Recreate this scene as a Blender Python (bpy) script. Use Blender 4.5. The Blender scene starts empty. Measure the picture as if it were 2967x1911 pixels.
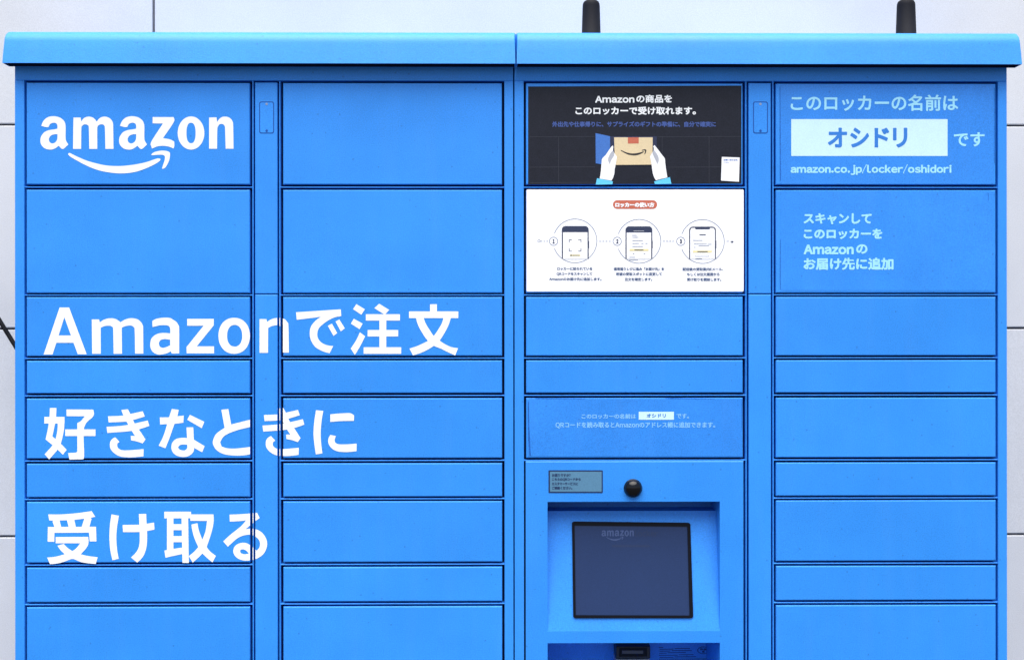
import bpy, bmesh, math, random
from mathutils import Vector, Matrix, Euler

random.seed(7)
scene = bpy.context.scene
COL = scene.collection

# ------------------------------------------------------------------ camera
PX = 0.0007                      # metres per photo pixel on the locker front
DIST = 2.4
FPX = DIST / PX
YAW = math.radians(0.5)
ROLL = 0.0006
CAM = Vector((-DIST * math.tan(YAW), -DIST, 1.40))
cd = bpy.data.cameras.new('camera')
cam = bpy.data.objects.new('camera', cd)
COL.objects.link(cam)
RM = Matrix.Rotation(-YAW, 3, 'Z') @ Matrix.Rotation(math.radians(90), 3, 'X') @ Matrix.Rotation(-ROLL, 3, 'Z')
cam.matrix_world = Matrix.Translation(CAM) @ RM.to_4x4()
cd.sensor_width = 36.0
cd.lens = 36.0 * FPX / 2967.0
cd.clip_start = 0.05
cd.clip_end = 3000
scene.camera = cam

# ------------------------------------------------------------------ daylight
SUN_EL, SUN_AZ = 72.0, 4.0      # azimuth: degrees to the left of straight behind the camera
w = bpy.data.worlds.new('World')
scene.world = w
w.use_nodes = True
nt = w.node_tree
bg = nt.nodes['Background']
sky = nt.nodes.new('ShaderNodeTexSky')
sky.sky_type = 'NISHITA'
sky.sun_disc = False
sky.sun_elevation = math.radians(SUN_EL)
sky.sun_rotation = math.radians(180 + SUN_AZ)
sky.air_density = 1.0
sky.dust_density = 3.0
sky.ozone_density = 1.0
nt.links.new(sky.outputs[0], bg.inputs[0])
bg.inputs[1].default_value = 0.05
sl = bpy.data.lights.new('sun', 'SUN')
sl.energy = 1.5
sl.angle = math.radians(70)
sl.color = (1.0, 0.97, 0.92)
sun = bpy.data.objects.new('sun', sl)
COL.objects.link(sun)
sd = Vector((-math.sin(math.radians(SUN_AZ)) * math.cos(math.radians(SUN_EL)),
             -math.cos(math.radians(SUN_AZ)) * math.cos(math.radians(SUN_EL)),
             math.sin(math.radians(SUN_EL))))
sun.rotation_euler = sd.to_track_quat('Z', 'Y').to_euler()
sun.location = (-1, -6, 8)
vs = scene.view_settings
vs.view_transform = 'Standard'
vs.look = 'None'
vs.gamma = 1.0
vs.use_curve_mapping = False
vs.exposure = 2.13


def P(px, py, y=0.0):
    """the point of the plane at depth y that the photo shows at (px, py)"""
    d = RM @ Vector(((px - 1483.5) / FPX, -(py - 955.5) / FPX, -1.0))
    t = (y - CAM.y) / d.y
    return CAM + d * t


def X(px, y=0.0):
    return P(px, 955.5, y).x


def Z(py, y=0.0):
    return P(1483.5, py, y).z


# ------------------------------------------------------------------ materials
def mat(name, color, rough=0.5, spec=0.5, mottle=0.0, mscale=6.0, bump=0.0, bscale=900.0, coat=0.0, rvar=0.0, metallic=0.0, fade=False):
    m = bpy.data.materials.new(name)
    m.use_nodes = True
    t = m.node_tree
    b = t.nodes['Principled BSDF']
    b.inputs['Base Color'].default_value = (*color, 1)
    b.inputs['Roughness'].default_value = rough
    b.inputs['Specular IOR Level'].default_value = spec
    b.inputs['Metallic'].default_value = metallic
    b.inputs['Coat Weight'].default_value = coat
    tc = t.nodes.new('ShaderNodeNewGeometry')
    if mottle:
        n = t.nodes.new('ShaderNodeTexNoise')
        n.inputs['Scale'].default_value = mscale
        n.inputs['Detail'].default_value = 8
        n.inputs['Roughness'].default_value = 0.65
        t.links.new(tc.outputs['Position'], n.inputs['Vector'])
        r = t.nodes.new('ShaderNodeMapRange')
        r.inputs[1].default_value = 0.3
        r.inputs[2].default_value = 0.7
        r.inputs[3].default_value = 1 - mottle
        r.inputs[4].default_value = 1 + mottle
        t.links.new(n.outputs['Fac'], r.inputs[0])
        n2 = t.nodes.new('ShaderNodeTexNoise')
        n2.inputs['Scale'].default_value = 420
        n2.inputs['Detail'].default_value = 3
        t.links.new(tc.outputs['Position'], n2.inputs['Vector'])
        r2 = t.nodes.new('ShaderNodeMapRange')
        r2.inputs[1].default_value = 0.3
        r2.inputs[2].default_value = 0.7
        r2.inputs[3].default_value = 1 - mottle * 1.8
        r2.inputs[4].default_value = 1 + mottle * 1.8
        t.links.new(n2.outputs['Fac'], r2.inputs[0])
        mu = t.nodes.new('ShaderNodeMath')
        mu.operation = 'MULTIPLY'
        t.links.new(r.outputs[0], mu.inputs[0])
        t.links.new(r2.outputs[0], mu.inputs[1])
        v = t.nodes.new('ShaderNodeVectorMath')
        v.operation = 'SCALE'
        v.inputs[0].default_value = color
        t.links.new(mu.outputs[0], v.inputs['Scale'])
        last = v.outputs[0]
        if fade:
            # each sheet weathered a little differently, with paler chalky patches and faint wash-down streaks
            oi = t.nodes.new('ShaderNodeObjectInfo')
            ro = t.nodes.new('ShaderNodeMapRange')
            ro.inputs[3].default_value = 0.94
            ro.inputs[4].default_value = 1.05
            t.links.new(oi.outputs['Random'], ro.inputs[0])
            v2 = t.nodes.new('ShaderNodeVectorMath')
            v2.operation = 'SCALE'
            t.links.new(last, v2.inputs[0])
            t.links.new(ro.outputs[0], v2.inputs['Scale'])
            mp = t.nodes.new('ShaderNodeMapping')
            mp.inputs['Scale'].default_value = (9, 9, 0.9)
            t.links.new(tc.outputs['Position'], mp.inputs['Vector'])
            n3 = t.nodes.new('ShaderNodeTexNoise')
            n3.inputs['Scale'].default_value = 3.0
            n3.inputs['Detail'].default_value = 6
            n3.inputs['Roughness'].default_value = 0.6
            t.links.new(mp.outputs[0], n3.inputs['Vector'])
            r3 = t.nodes.new('ShaderNodeMapRange')
            r3.inputs[1].default_value = 0.48
            r3.inputs[2].default_value = 0.8
            r3.inputs[3].default_value = 0.0
            r3.inputs[4].default_value = 0.035
            t.links.new(n3.outputs['Fac'], r3.inputs[0])
            mx = t.nodes.new('ShaderNodeMix')
            mx.data_type = 'RGBA'
            mx.inputs['B'].default_value = (0.25, 0.42, 0.72, 1)
            t.links.new(r3.outputs[0], mx.inputs['Factor'])
            t.links.new(v2.outputs[0], mx.inputs['A'])
            # sparse small grime specks
            n4 = t.nodes.new('ShaderNodeTexVoronoi')
            n4.inputs['Scale'].default_value = 38
            t.links.new(tc.outputs['Position'], n4.inputs['Vector'])
            r4 = t.nodes.new('ShaderNodeMapRange')
            r4.inputs[1].default_value = 0.05
            r4.inputs[2].default_value = 0.10
            r4.inputs[3].default_value = 0.35
            r4.inputs[4].default_value = 0.0
            t.links.new(n4.outputs['Distance'], r4.inputs[0])
            mx2 = t.nodes.new('ShaderNodeMix')
            mx2.data_type = 'RGBA'
            mx2.inputs['B'].default_value = (0.015, 0.08, 0.26, 1)
            t.links.new(r4.outputs[0], mx2.inputs['Factor'])
            t.links.new(mx.outputs['Result'], mx2.inputs['A'])
            last = mx2.outputs['Result']
        t.links.new(last, b.inputs['Base Color'])
        if rvar:
            rr = t.nodes.new('ShaderNodeMapRange')
            rr.inputs[3].default_value = max(0.05, rough - rvar)
            rr.inputs[4].default_value = rough + rvar
            t.links.new(n.outputs['Fac'], rr.inputs[0])
            t.links.new(rr.outputs[0], b.inputs['Roughness'])
    if bump:
        n = t.nodes.new('ShaderNodeTexNoise')
        n.inputs['Scale'].default_value = bscale
        n.inputs['Detail'].default_value = 4
        t.links.new(tc.outputs['Position'], n.inputs['Vector'])
        bp = t.nodes.new('ShaderNodeBump')
        bp.inputs['Strength'].default_value = bump
        bp.inputs['Distance'].default_value = 0.001
        t.links.new(n.outputs['Fac'], bp.inputs['Height'])
        t.links.new(bp.outputs[0], b.inputs['Normal'])
    return m


BLUE = (0.027, 0.252, 0.78)
M = {
    'blue': mat('blue_powder_coat', BLUE, 0.46, 0.36, 0.075, 4.5, 0.35, 650, rvar=0.14, fade=True),
    'film': mat('blue_sticker_film', (0.025, 0.228, 0.74), 0.38, 0.45, 0.09, 7, 0.25, 60, rvar=0.12, fade=True),
    'scuff_shade': mat('scuff_and_edge_shade', (0.008, 0.10, 0.42), 0.55, 0.3, 0.2, 300),  # scuffs and grime, plus the shadow of peeled sticker edges painted as dark blue
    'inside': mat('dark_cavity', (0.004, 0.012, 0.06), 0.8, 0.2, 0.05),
    'white': mat('white_vinyl', (0.86, 0.87, 0.87), 0.45, 0.4, 0.015, 8),
    'pale': mat('pale_print', (0.33, 0.70, 0.88), 0.45, 0.4, 0.03, 20),
    'pale_small': mat('pale_blue_small_print', (0.22, 0.52, 0.88), 0.45, 0.4, 0.03, 20),
    'plate': mat('pale_name_plate', (0.56, 0.78, 0.86), 0.4, 0.4, 0.03, 20),
    'plate_ink': mat('blue_name_ink', (0.03, 0.19, 0.60), 0.4, 0.4, 0.03),
    'dark': mat('charcoal_print', (0.010, 0.0115, 0.020), 0.5, 0.22, 0.15, 60, 0.1, 200),
    'dark_line': mat('grey_print_line', (0.032, 0.034, 0.048), 0.42, 0.35, 0.05),
    'navy_ink': mat('navy_print', (0.055, 0.10, 0.32), 0.42, 0.35, 0.05),
    'recess_print': mat('dark_navy_print', (0.02, 0.026, 0.065), 0.42, 0.35, 0.05),
    'print_blue': mat('flat_blue_print', (0.05, 0.16, 0.48), 0.42, 0.35, 0.05),
    'beige': mat('cardboard_print', (0.70, 0.56, 0.34), 0.42, 0.35, 0.03),
    'orange': mat('orange_print', (0.52, 0.13, 0.075), 0.42, 0.35, 0.04),
    'black_ink': mat('black_print', (0.02, 0.018, 0.02), 0.42, 0.35, 0.05),
    'hand': mat('white_print', (0.86, 0.86, 0.87), 0.42, 0.35, 0.01),
    'grey': mat('grey_print', (0.42, 0.43, 0.47), 0.42, 0.35, 0.02),
    'cuff': mat('cyan_print', (0.12, 0.56, 0.86), 0.42, 0.35, 0.03),
    'ink': mat('dark_ink', (0.03, 0.04, 0.085), 0.42, 0.35, 0.05),
    'thin_ink': mat('grey_blue_ink', (0.085, 0.12, 0.22), 0.42, 0.35, 0.05),
    'yellow': mat('yellow_print', (0.78, 0.68, 0.34), 0.42, 0.35, 0.03),
    'notice': mat('notice_plate', (0.085, 0.21, 0.33), 0.4, 0.4, 0.04, 30),
    'notice_ink': mat('notice_ink', (0.012, 0.03, 0.10), 0.4, 0.4, 0.04),
    'rubber': mat('black_rubber', (0.007, 0.0075, 0.011), 0.65, 0.15, 0.1, 40, 0.1, 500),
    'gloss': mat('black_dome', (0.003, 0.003, 0.004), 0.16, 0.3, 0.05),
    'bezel': mat('black_bezel', (0.002, 0.0025, 0.006), 0.5, 0.12, 0.05),
    'screen': mat('dark_screen_glass', (0.012, 0.028, 0.092), 0.2, 0.30, 0.05, 5, rvar=0.06),
    'screen_ink': mat('faint_screen_mark', (0.048, 0.075, 0.18), 0.2, 0.32, 0.05),
    'screen_faint': mat('fainter_screen_mark', (0.0165, 0.029, 0.08), 0.2, 0.32, 0.05),
    'scan': mat('scanner_housing', (0.012, 0.014, 0.02), 0.4, 0.4, 0.05),
    'scan_glass': mat('scanner_glass', (0.05, 0.06, 0.075), 0.15, 0.6, 0.05),
    'slot_ink': mat('slot_label_ink', (0.004, 0.03, 0.14), 0.5, 0.3, 0.05),
    'metal': mat('screw_metal', (0.35, 0.4, 0.5), 0.35, 0.5, 0.05, metallic=1.0),
    'groove': mat('plate_groove', (0.006, 0.07, 0.33), 0.6, 0.3, 0.05),
    'wall': mat('pale_wall_panel', (0.585, 0.59, 0.595), 0.55, 0.35, 0.05, 3.0, 0.15, 400, rvar=0.08),
    'joint': mat('wall_joint', (0.16, 0.16, 0.19), 0.8, 0.2, 0.08, 40),
    'asphalt': mat('asphalt', (0.055, 0.055, 0.06), 0.85, 0.3, 0.25, 3, 0.6, 120),
    'cable': mat('black_cable_sheath', (0.004, 0.0045, 0.006), 0.6, 0.2, 0.05),
}


# ------------------------------------------------------------------ builders
class MB:
    """collects polygons of several materials into ONE mesh object"""

    def __init__(self):
        self.bm = bmesh.new()
        self.mats = []

    def mi(self, m):
        if m not in self.mats:
            self.mats.append(m)
        return self.mats.index(m)

    def poly(self, pts, m):
        vs_ = [self.bm.verts.new(p) for p in pts]
        f = self.bm.faces.new(vs_)
        f.material_index = self.mi(m)
        return f

    def box(self, a, b, m, bevel=0.0, seg=2, front_only=False):
        r = bmesh.ops.create_cube(self.bm, size=1.0)
        c = (Vector(a) + Vector(b)) / 2
        s = Vector([abs(b[i] - a[i]) for i in range(3)])
        for v in r['verts']:
            v.co = Vector((v.co.x * s.x, v.co.y * s.y, v.co.z * s.z)) + c
        faces = set(f for v in r['verts'] for f in v.link_faces)
        k = self.mi(m)
        for f in faces:
            f.material_index = k
        if bevel:
            edges = set(e for v in r['verts'] for e in v.link_edges)
            if front_only:
                y0 = min(a[1], b[1])
                edges = [e for e in edges if all(abs(v.co.y - y0) < 1e-6 for v in e.verts)]
            res = bmesh.ops.bevel(self.bm, geom=list(edges), offset=bevel, segments=seg, affect='EDGES', profile=0.5)
            for f in res['faces']:
                f.material_index = k
        return r

    def fill(self, loops, m, y_of):
        """filled outline with holes; loops are lists of (px, py); y_of maps (px, py) to a point"""
        es = []
        for lp in loops:
            vv = [self.bm.verts.new(y_of(*p)) for p in lp]
            for i in range(len(vv)):
                es.append(self.bm.edges.new((vv[i], vv[(i + 1) % len(vv)])))
        n0 = set(self.bm.faces)
        bmesh.ops.triangle_fill(self.bm, use_beauty=True, use_dissolve=False, edges=es, normal=(0, -1, 0))
        k = self.mi(m)
        for f in set(self.bm.faces) - n0:
            f.material_index = k

    def build(self, name, parent=None, loc=None, rot=None, face_front=True, smooth=False, recalc=True):
        if recalc:
            bmesh.ops.recalc_face_normals(self.bm, faces=self.bm.faces[:])
        if smooth:
            for f in self.bm.faces:
                f.smooth = True
        me = bpy.data.meshes.new(name)
        if loc is not None:
            bmesh.ops.translate(self.bm, verts=self.bm.verts[:], vec=-Vector(loc))
        self.bm.to_mesh(me)
        self.bm.free()
        for m in self.mats:
            me.materials.append(m)
        o = bpy.data.objects.new(name, me)
        COL.objects.link(o)
        wl = Vector(loc) if loc is not None else Vector((0, 0, 0))
        o.location = wl
        if parent:
            adopt(o, parent)
        if rot:
            o.rotation_euler = rot
        return o


def origin_of(o):
    v = Vector((0, 0, 0))
    while o is not None:
        v = v + o.location
        o = o.parent
    return v


def adopt(o, parent):
    """parents o (placed in world space, all parents unrotated while building)"""
    wl = o.location.copy()
    o.parent = parent
    o.location = wl - origin_of(parent)


def crop(ox, oy, s):
    """maps coordinates of an enlarged crop to photo pixels"""
    return lambda pts: [(ox + x / s, oy + y / s) for x, y in pts]


def smooth_loop(pts, n=5, corner=48):
    """rounds a traced outline with a spline, keeping its sharp corners"""
    N = len(pts)
    V = [Vector((p[0], p[1])) for p in pts]
    sharp = []
    for i in range(N):
        a, b = V[i] - V[i - 1], V[(i + 1) % N] - V[i]
        sharp.append(math.degrees(a.angle(b, 0)) > corner)
    out = []
    for i in range(N):
        p1, p2 = V[i], V[(i + 1) % N]
        p0 = V[i - 1] if not sharp[i] else p1 - (p2 - p1)
        p3 = V[(i + 2) % N] if not sharp[(i + 1) % N] else p2 + (p2 - p1)
        for k in range(n):
            t = k / n
            q = 0.5 * ((2 * p1) + (p2 - p0) * t + (2 * p0 - 5 * p1 + 4 * p2 - p3) * t * t + (3 * p1 - p0 - 3 * p2 + p3) * t ** 3)
            out.append((q.x, q.y))
    return out


def oval(cx, cy, rx, ry, n=40, e=2.0):
    o = []
    for i in range(n):
        a = 2 * math.pi * i / n
        c, s = math.cos(a), math.sin(a)
        o.append((cx + rx * math.copysign(abs(c) ** (2 / e), c), cy + ry * math.copysign(abs(s) ** (2 / e), s)))
    return o


def rrect(x0, y0, x1, y1, r, n=6):
    o = []
    for cx, cy, a0 in ((x1 - r, y0 + r, -90), (x1 - r, y1 - r, 0), (x0 + r, y1 - r, 90), (x0 + r, y0 + r, 180)):
        for k in range(n + 1):
            a = math.radians(a0 + 90 * k / n)
            o.append((cx + r * math.cos(a), cy + r * math.sin(a)))
    return o


_cache = {}


def glyphs(s):
    """outline triangles of a line of text: (verts2d, faces, boundary edges)"""
    if s in _cache:
        return _cache[s]
    c = bpy.data.curves.new('writing', 'FONT')
    c.body = s
    c.size = 1.0
    c.resolution_u = 5
    o = bpy.data.objects.new('writing', c)
    COL.objects.link(o)
    dg = bpy.context.evaluated_depsgraph_get()
    dg.update()
    me = bpy.data.meshes.new_from_object(o.evaluated_get(dg))
    bm = bmesh.new()
    bm.from_mesh(me)
    bmesh.ops.remove_doubles(bm, verts=bm.verts[:], dist=1e-5)
    bm.verts.index_update()
    v = [(q.co.x, q.co.y) for q in bm.verts]
    f = [[q.index for q in fc.verts] for fc in bm.faces]
    e = []
    for ed in bm.edges:
        if len(ed.link_faces) == 1:
            fc = ed.link_faces[0].calc_center_median()
            e.append((ed.verts[0].index, ed.verts[1].index, (fc.x, fc.y)))
    bm.free()
    bpy.data.objects.remove(o)
    bpy.data.curves.remove(c)
    bpy.data.meshes.remove(me)
    _cache[s] = (v, f, e)
    return _cache[s]


def layout(s):
    """a line of text; Latin letters are set from the full-width forms, closed up to their own widths"""
    V, F, E_ = [], [], []
    pen = 0.0
    for ch in s:
        if 33 <= ord(ch) < 127:
            v, f, e = glyphs(chr(ord(ch) + 0xFEE0))
            a, b = min(p[0] for p in v), max(p[0] for p in v)
            sb_ = 0.03 if ch in 'Az' else 0.075 if ch in '.il' else 0.06
            if ch == '/':
                v = [(a + (p[0] - a) * 0.42, p[1] * 1.0) for p in v]
                b = a + (b - a) * 0.42
                sb_ = 0.03
            dx, adv = pen + sb_ - a, (b - a) + 2 * sb_
        else:
            v, f, e = glyphs(ch)
            dx, adv = pen, 1.0
        k = len(V)
        V += [(p[0] + dx, p[1]) for p in v]
        F += [[i + k for i in q] for q in f]
        E_ += [(i + k, j + k, (c[0] + dx, c[1])) for i, j, c in e]
        pen += adv
    return V, F, E_


def write(mb, s, x0, x1, y0, y1, m, plane, bold=0.0):
    """sets text s into the photo box x0..x1, y0..y1; bold thickens strokes by that many photo pixels a side;
    plane(px, py, lift) gives the point on the surface, lift metres off it"""
    v, f, e = layout(s)
    ax0, ax1 = min(p[0] for p in v), max(p[0] for p in v)
    ay0, ay1 = min(p[1] for p in v), max(p[1] for p in v)
    x0, x1, y0, y1 = x0 + bold, x1 - bold, y0 + bold, y1 - bold
    q = [(x0 + (p[0] - ax0) / (ax1 - ax0) * (x1 - x0), y1 - (p[1] - ay0) / (ay1 - ay0) * (y1 - y0)) for p in v]
    tf = lambda p: (x0 + (p[0] - ax0) / (ax1 - ax0) * (x1 - x0), y1 - (p[1] - ay0) / (ay1 - ay0) * (y1 - y0))
    k = mb.mi(m)
    vs_ = [mb.bm.verts.new(plane(p[0], p[1], 0.0)) for p in q]
    for fc in f:
        try:
            mb.bm.faces.new([vs_[i] for i in fc]).material_index = k
        except ValueError:
            pass
    if bold:
        n = 0
        for i, j, c in e:
            a, b = Vector(q[i]), Vector(q[j])
            d = b - a
            if d.length < 1e-6:
                continue
            nrm = Vector((d.y, -d.x)).normalized()
            cc = Vector(tf(c))
            if nrm.dot(cc - a) > 0:
                nrm = -nrm
            n += 1
            l = 4e-6 * (1 + n % 9)
            mb.poly([plane(*a, l), plane(*b, l), plane(*(b + nrm * bold), l), plane(*(a + nrm * bold), l)], m)
        used = {}
        for i, j, c in e:
            used.setdefault(i, []).append(j)
            used.setdefault(j, []).append(i)
        for i in used:
            n += 1
            l = 4e-6 * (11 + n % 9)
            mb.poly([plane(q[i][0] + bold * math.cos(a * math.pi / 5), q[i][1] + bold * math.sin(a * math.pi / 5), l) for a in range(10)], m)


def clip(mb, x0=None, x1=None):
    g = mb.bm
    for xx, sgn in ((x0, -1), (x1, 1)):
        if xx is None:
            continue
        bmesh.ops.bisect_plane(g, geom=g.verts[:] + g.edges[:] + g.faces[:], plane_co=(xx, 0, 0), plane_no=(sgn, 0, 0), clear_outer=True, dist=1e-7)


def front(y):
    return lambda px, py, lift=0.0: P(px, py, y - lift)


def tag(o, label, cat, group=None):
    o['label'] = label
    o['category'] = cat
    if group:
        o['group'] = group


def empty(name, loc):
    o = bpy.data.objects.new(name, None)
    o.empty_display_size = 0.1
    o.location = loc
    COL.objects.link(o)
    return o


# ------------------------------------------------------------------ ground
g = MB()
g.poly([(-400, -700, 0), (400, -700, 0), (400, 60, 0), (-400, 60, 0)], M['asphalt'])
ground = g.build('ground')
ground['kind'] = 'structure'

# ------------------------------------------------------------------ wall behind: big pale panels with open joints
WY = 0.56
wl = MB()
wl.box((-9, WY + 0.012, 0.0), (9, WY + 0.25, 5.2), M['joint'])
jz = [Z(1550, WY), Z(951, WY), Z(362.5, WY)]
step = (jz[2] - jz[0]) / 2
zs = [jz[0] - step * k for k in (2, 1)] + jz + [jz[2] + step * k for k in range(1, 6)]
vx = X(445, WY)
for r in range(len(zs) - 1):
    za, zb = max(zs[r], 0.01) + 0.0026, zs[r + 1] - 0.0026
    if zb - za < 0.05:
        continue
    off = vx if r % 2 == 0 else vx - 1.35
    xs = [off + 2.7 * k for k in range(-4, 5)]
    for a, b in zip(xs, xs[1:]):
        a2, b2 = max(a, -9) + 0.003, min(b, 9) - 0.003
        if b2 - a2 > 0.1:
            wl.box((a2, WY + random.uniform(-0.0006, 0.0006), za), (b2, WY + 0.0119, zb), M['wall'], 0.0022, 2, True)
wall = wl.build('wall')
wall['kind'] = 'thing'
tag(wall, 'pale grey building wall of large flush panels behind the blue lockers', 'wall')

# ------------------------------------------------------------------ locker layout in photo pixels
ROWS = [(240, 536), (549, 849.5), (859, 1031.5), (1042.5, 1139), (1151.5, 1327), (1339.5, 1438.5), (1449.5, 1627.5),
        (1639.5, 1741.5), (1753.5, 2050), (2062, 2450), (2462, 2860)]
DEPTH = 0.5
ZTOP_FRAME = Z(182)


def seam_y(i):
    return (ROWS[i][1] + ROWS[i + 1][0]) / 2


def make_frame(parent, xl, xr, cols, strips, hole, skip_rail):
    """carcass with stiles, thin upright blades and thin rails; cols: (px0, px1) door columns; strips: px of blades"""
    mb = MB()
    bl = M['blue']
    mb.box((X(xl), 0.2001, 0.0), (X(xr), DEPTH, ZTOP_FRAME), bl)
    zb, zt = Z(2872), Z(234.5)

    def around(x0, x1, z0, z1):
        if not hole:
            return [(x0, x1, z0, z1)]
        a, b, c, d = hole
        return [(x0, x1, z0, c), (x0, x1, d, z1), (x0, a, c, d), (b, x1, c, d)]

    for a, b, c, d in around(X(xl), X(xr), 0.0, ZTOP_FRAME):
        mb.box((a, 0.024, c), (b, 0.20, d), bl)
    # dark back of the gaps
    for a, b, c, d in around(X(xl) + 0.004, X(xr) - 0.004, 0.06, ZTOP_FRAME - 0.002):
        mb.box((a, 0.020, c), (b, 0.0238, d), M['inside'])
    y1 = 0.0199
    mb.box((X(xl), 0.0, zt), (X(xr), y1, ZTOP_FRAME), bl, 0.0012, 2, True)              # header
    mb.box((X(xl), 0.0, 0.0), (X(xr), y1, zb), bl, 0.0012, 2, True)                       # plinth
    s0, s1 = cols[0][0] - 5, cols[-1][1] + 5.5
    mb.box((X(xl), 0.0, zb), (X(s0), y1, zt), bl, 0.0012, 2, True)                        # stiles
    mb.box((X(s1), 0.0, zb), (X(xr), y1, zt), bl, 0.0012, 2, True)
    for a, b in strips:
        mb.box((X(a), 0.0012, zb), (X(b), y1, zt), bl, 0.0005, 1, True)
    edges = [(s0, strips[0][0]), (strips[1][1], s1)]
    for ci, (a, b) in enumerate(edges):
        for i in range(len(ROWS) - 1):
            if (ci, i) in skip_rail:
                continue
            c = Z(seam_y(i))
            mb.box((X(a), 0.0012, c - 0.0010), (X(b), y1, c + 0.0010), bl, 0.0005, 1, True)
    return mb.build('cabinet_frame', parent)


GAP = 0.0009


def make_door(parent, a, b, row, name='door'):
    x0, x1, z0, z1 = X(a) + GAP, X(b) - GAP, Z(row[1]) + GAP, Z(row[0]) - GAP
    c = Vector(((x0 + x1) / 2, 0.009, (z0 + z1) / 2))
    mb = MB()
    mb.box((x0, 0.0, z0), (x1, 0.0185, z1), M['blue'], 0.0021, 3, True)
    o = mb.build(name, parent, c)
    return o


LATER = []


def settle(o, k=1.0):
    """doors never hang perfectly flush: a fraction of a degree each"""
    LATER.append((o, (math.radians(random.uniform(-0.10, 0.10)) * k, 0, math.radians(random.uniform(-0.07, 0.07)) * k)))


def make_roof(parent, a, b, da, db):
    """deck over the cabinet with a wider, hollow fascia leaning back at the front"""
    yf = -0.033
    zt, zb = P(1483, 84.5, yf).z, P(1483, 184.5, yf).z
    x0, x1 = X(a, yf), X(b, yf)
    mb = MB()
    r = bmesh.ops.create_cube(mb.bm, size=1.0)
    for v in r['verts']:
        v.co = Vector((x0 if v.co.x < 0 else x1, yf if v.co.y < 0 else 0.0, zb if v.co.z < 0 else zt))
        if v.co.y < 0 and v.co.z > (zt + zb) / 2:
            v.co.y += 0.010
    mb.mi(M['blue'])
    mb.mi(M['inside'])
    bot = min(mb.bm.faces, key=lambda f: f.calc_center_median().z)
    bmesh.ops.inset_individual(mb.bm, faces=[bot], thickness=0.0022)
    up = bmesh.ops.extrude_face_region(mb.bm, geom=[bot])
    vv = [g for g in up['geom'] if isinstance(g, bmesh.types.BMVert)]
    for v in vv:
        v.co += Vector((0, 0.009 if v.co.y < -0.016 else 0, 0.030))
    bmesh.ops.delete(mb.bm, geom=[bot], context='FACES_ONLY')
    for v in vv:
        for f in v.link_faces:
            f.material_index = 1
    tf = [e for e in mb.bm.edges if all(v.co.z > zt - 1e-4 and v.co.y < -0.01 for v in e.verts)]
    bmesh.ops.bevel(mb.bm, geom=tf, offset=0.024, segments=8, affect='EDGES', profile=0.5)
    ex = [e for e in mb.bm.edges if all(v.co.z > zb + 0.045 for v in e.verts) and len(e.link_faces) == 2 and e.calc_face_angle(0) > 0.9
          and (all(v.co.x < x0 + 1e-4 for v in e.verts) or all(v.co.x > x1 - 1e-4 for v in e.verts))]
    bmesh.ops.bevel(mb.bm, geom=ex, offset=0.004, segments=3, affect='EDGES', profile=0.5)
    mb.box((da, 0.0002, ZTOP_FRAME + 0.0003), (db, 0.52, zt - 0.0006), M['blue'], 0.003, 2)
    o = mb.build('roof', parent)
    for f in o.data.polygons:
        f.use_smooth = True
    o.data.set_sharp_from_angle(angle=math.radians(28))
    return o


def make_strip(parent, a, b, ya, yb):
    x0, x1, z0, z1 = X(a), X(b), Z(yb), Z(ya)
    mb = MB()
    mb.box((x0, 0.0, z0), (x1, 0.0185, z1), M['blue'], 0.0016, 2, True)
    return mb.build('service_panel', parent, Vector(((x0 + x1) / 2, 0.009, (z0 + z1) / 2)))


def make_cover(parent, cx, y0, y1):
    """small rounded plate with two screws, in a groove of the service panel"""
    mb = MB()
    w = 21.5
    pl = front(0.0)
    mb.fill([rrect(cx - w, y0, cx + w, y1, 6), rrect(cx - w + 2.6, y0 + 2.6, cx + w - 2.6, y1 - 2.6, 5)], M['groove'], lambda px, py: P(px, py, -0.0003))
    mb.fill([rrect(cx - w + 2.6, y0 + 2.6, cx + w - 2.6, y1 - 2.6, 5)], M['blue'], lambda px, py: P(px, py, -0.0006))
    for sy, mm in ((y0 + 7, M['metal']), (y1 - 8, M['groove'])):
        mb.fill([oval(cx, sy, 3.6, 3.6, 14)], mm, lambda px, py: P(px, py, -0.0011))
    return mb.build('cover_plate', parent, origin_of(parent))


def dress(mb, door, name='lettering'):
    """finishes a film of print and hangs it on its door"""
    for f in mb.bm.faces:
        f.normal_update()
        if f.normal.y > 0:
            f.normal_flip()
    return mb.build(name, door, origin_of(door), recalc=False)


# ------------------------------------------------------------------ the two lockers
left = empty('parcel_locker', (X(765), 0.0, 0.0))
tag(left, 'blue parcel locker with big white logo and slogan lettering across its plain doors', 'locker', 'blue parcel lockers side by side')
right = empty('parcel_locker', (X(2204), 0.0, 0.0))
tag(right, 'blue parcel locker with posters, a recessed touchscreen and two black antennas on its roof', 'locker', 'blue parcel lockers side by side')

CA, CB = (75.5, 725), (819, 1456)
CC, CD = (1523, 2153.5), (2247, 2886.5)
make_frame(left, 43, 1487.4, [CA, CB], [(731, 734.2), (809, 812.2)], None, set())
make_frame(right, 1490.8, 2918, [CC, CD], [(2160.5, 2163.7), (2239, 2242.2)], (X(1560), X(2110), Z(2048), Z(1400)), {(0, 5), (0, 6), (0, 7)})
make_roof(left, 7, 1493.6, X(46), X(1488.9))
make_roof(right, 1497.6, 2962, X(1489.4), X(2915))

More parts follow.
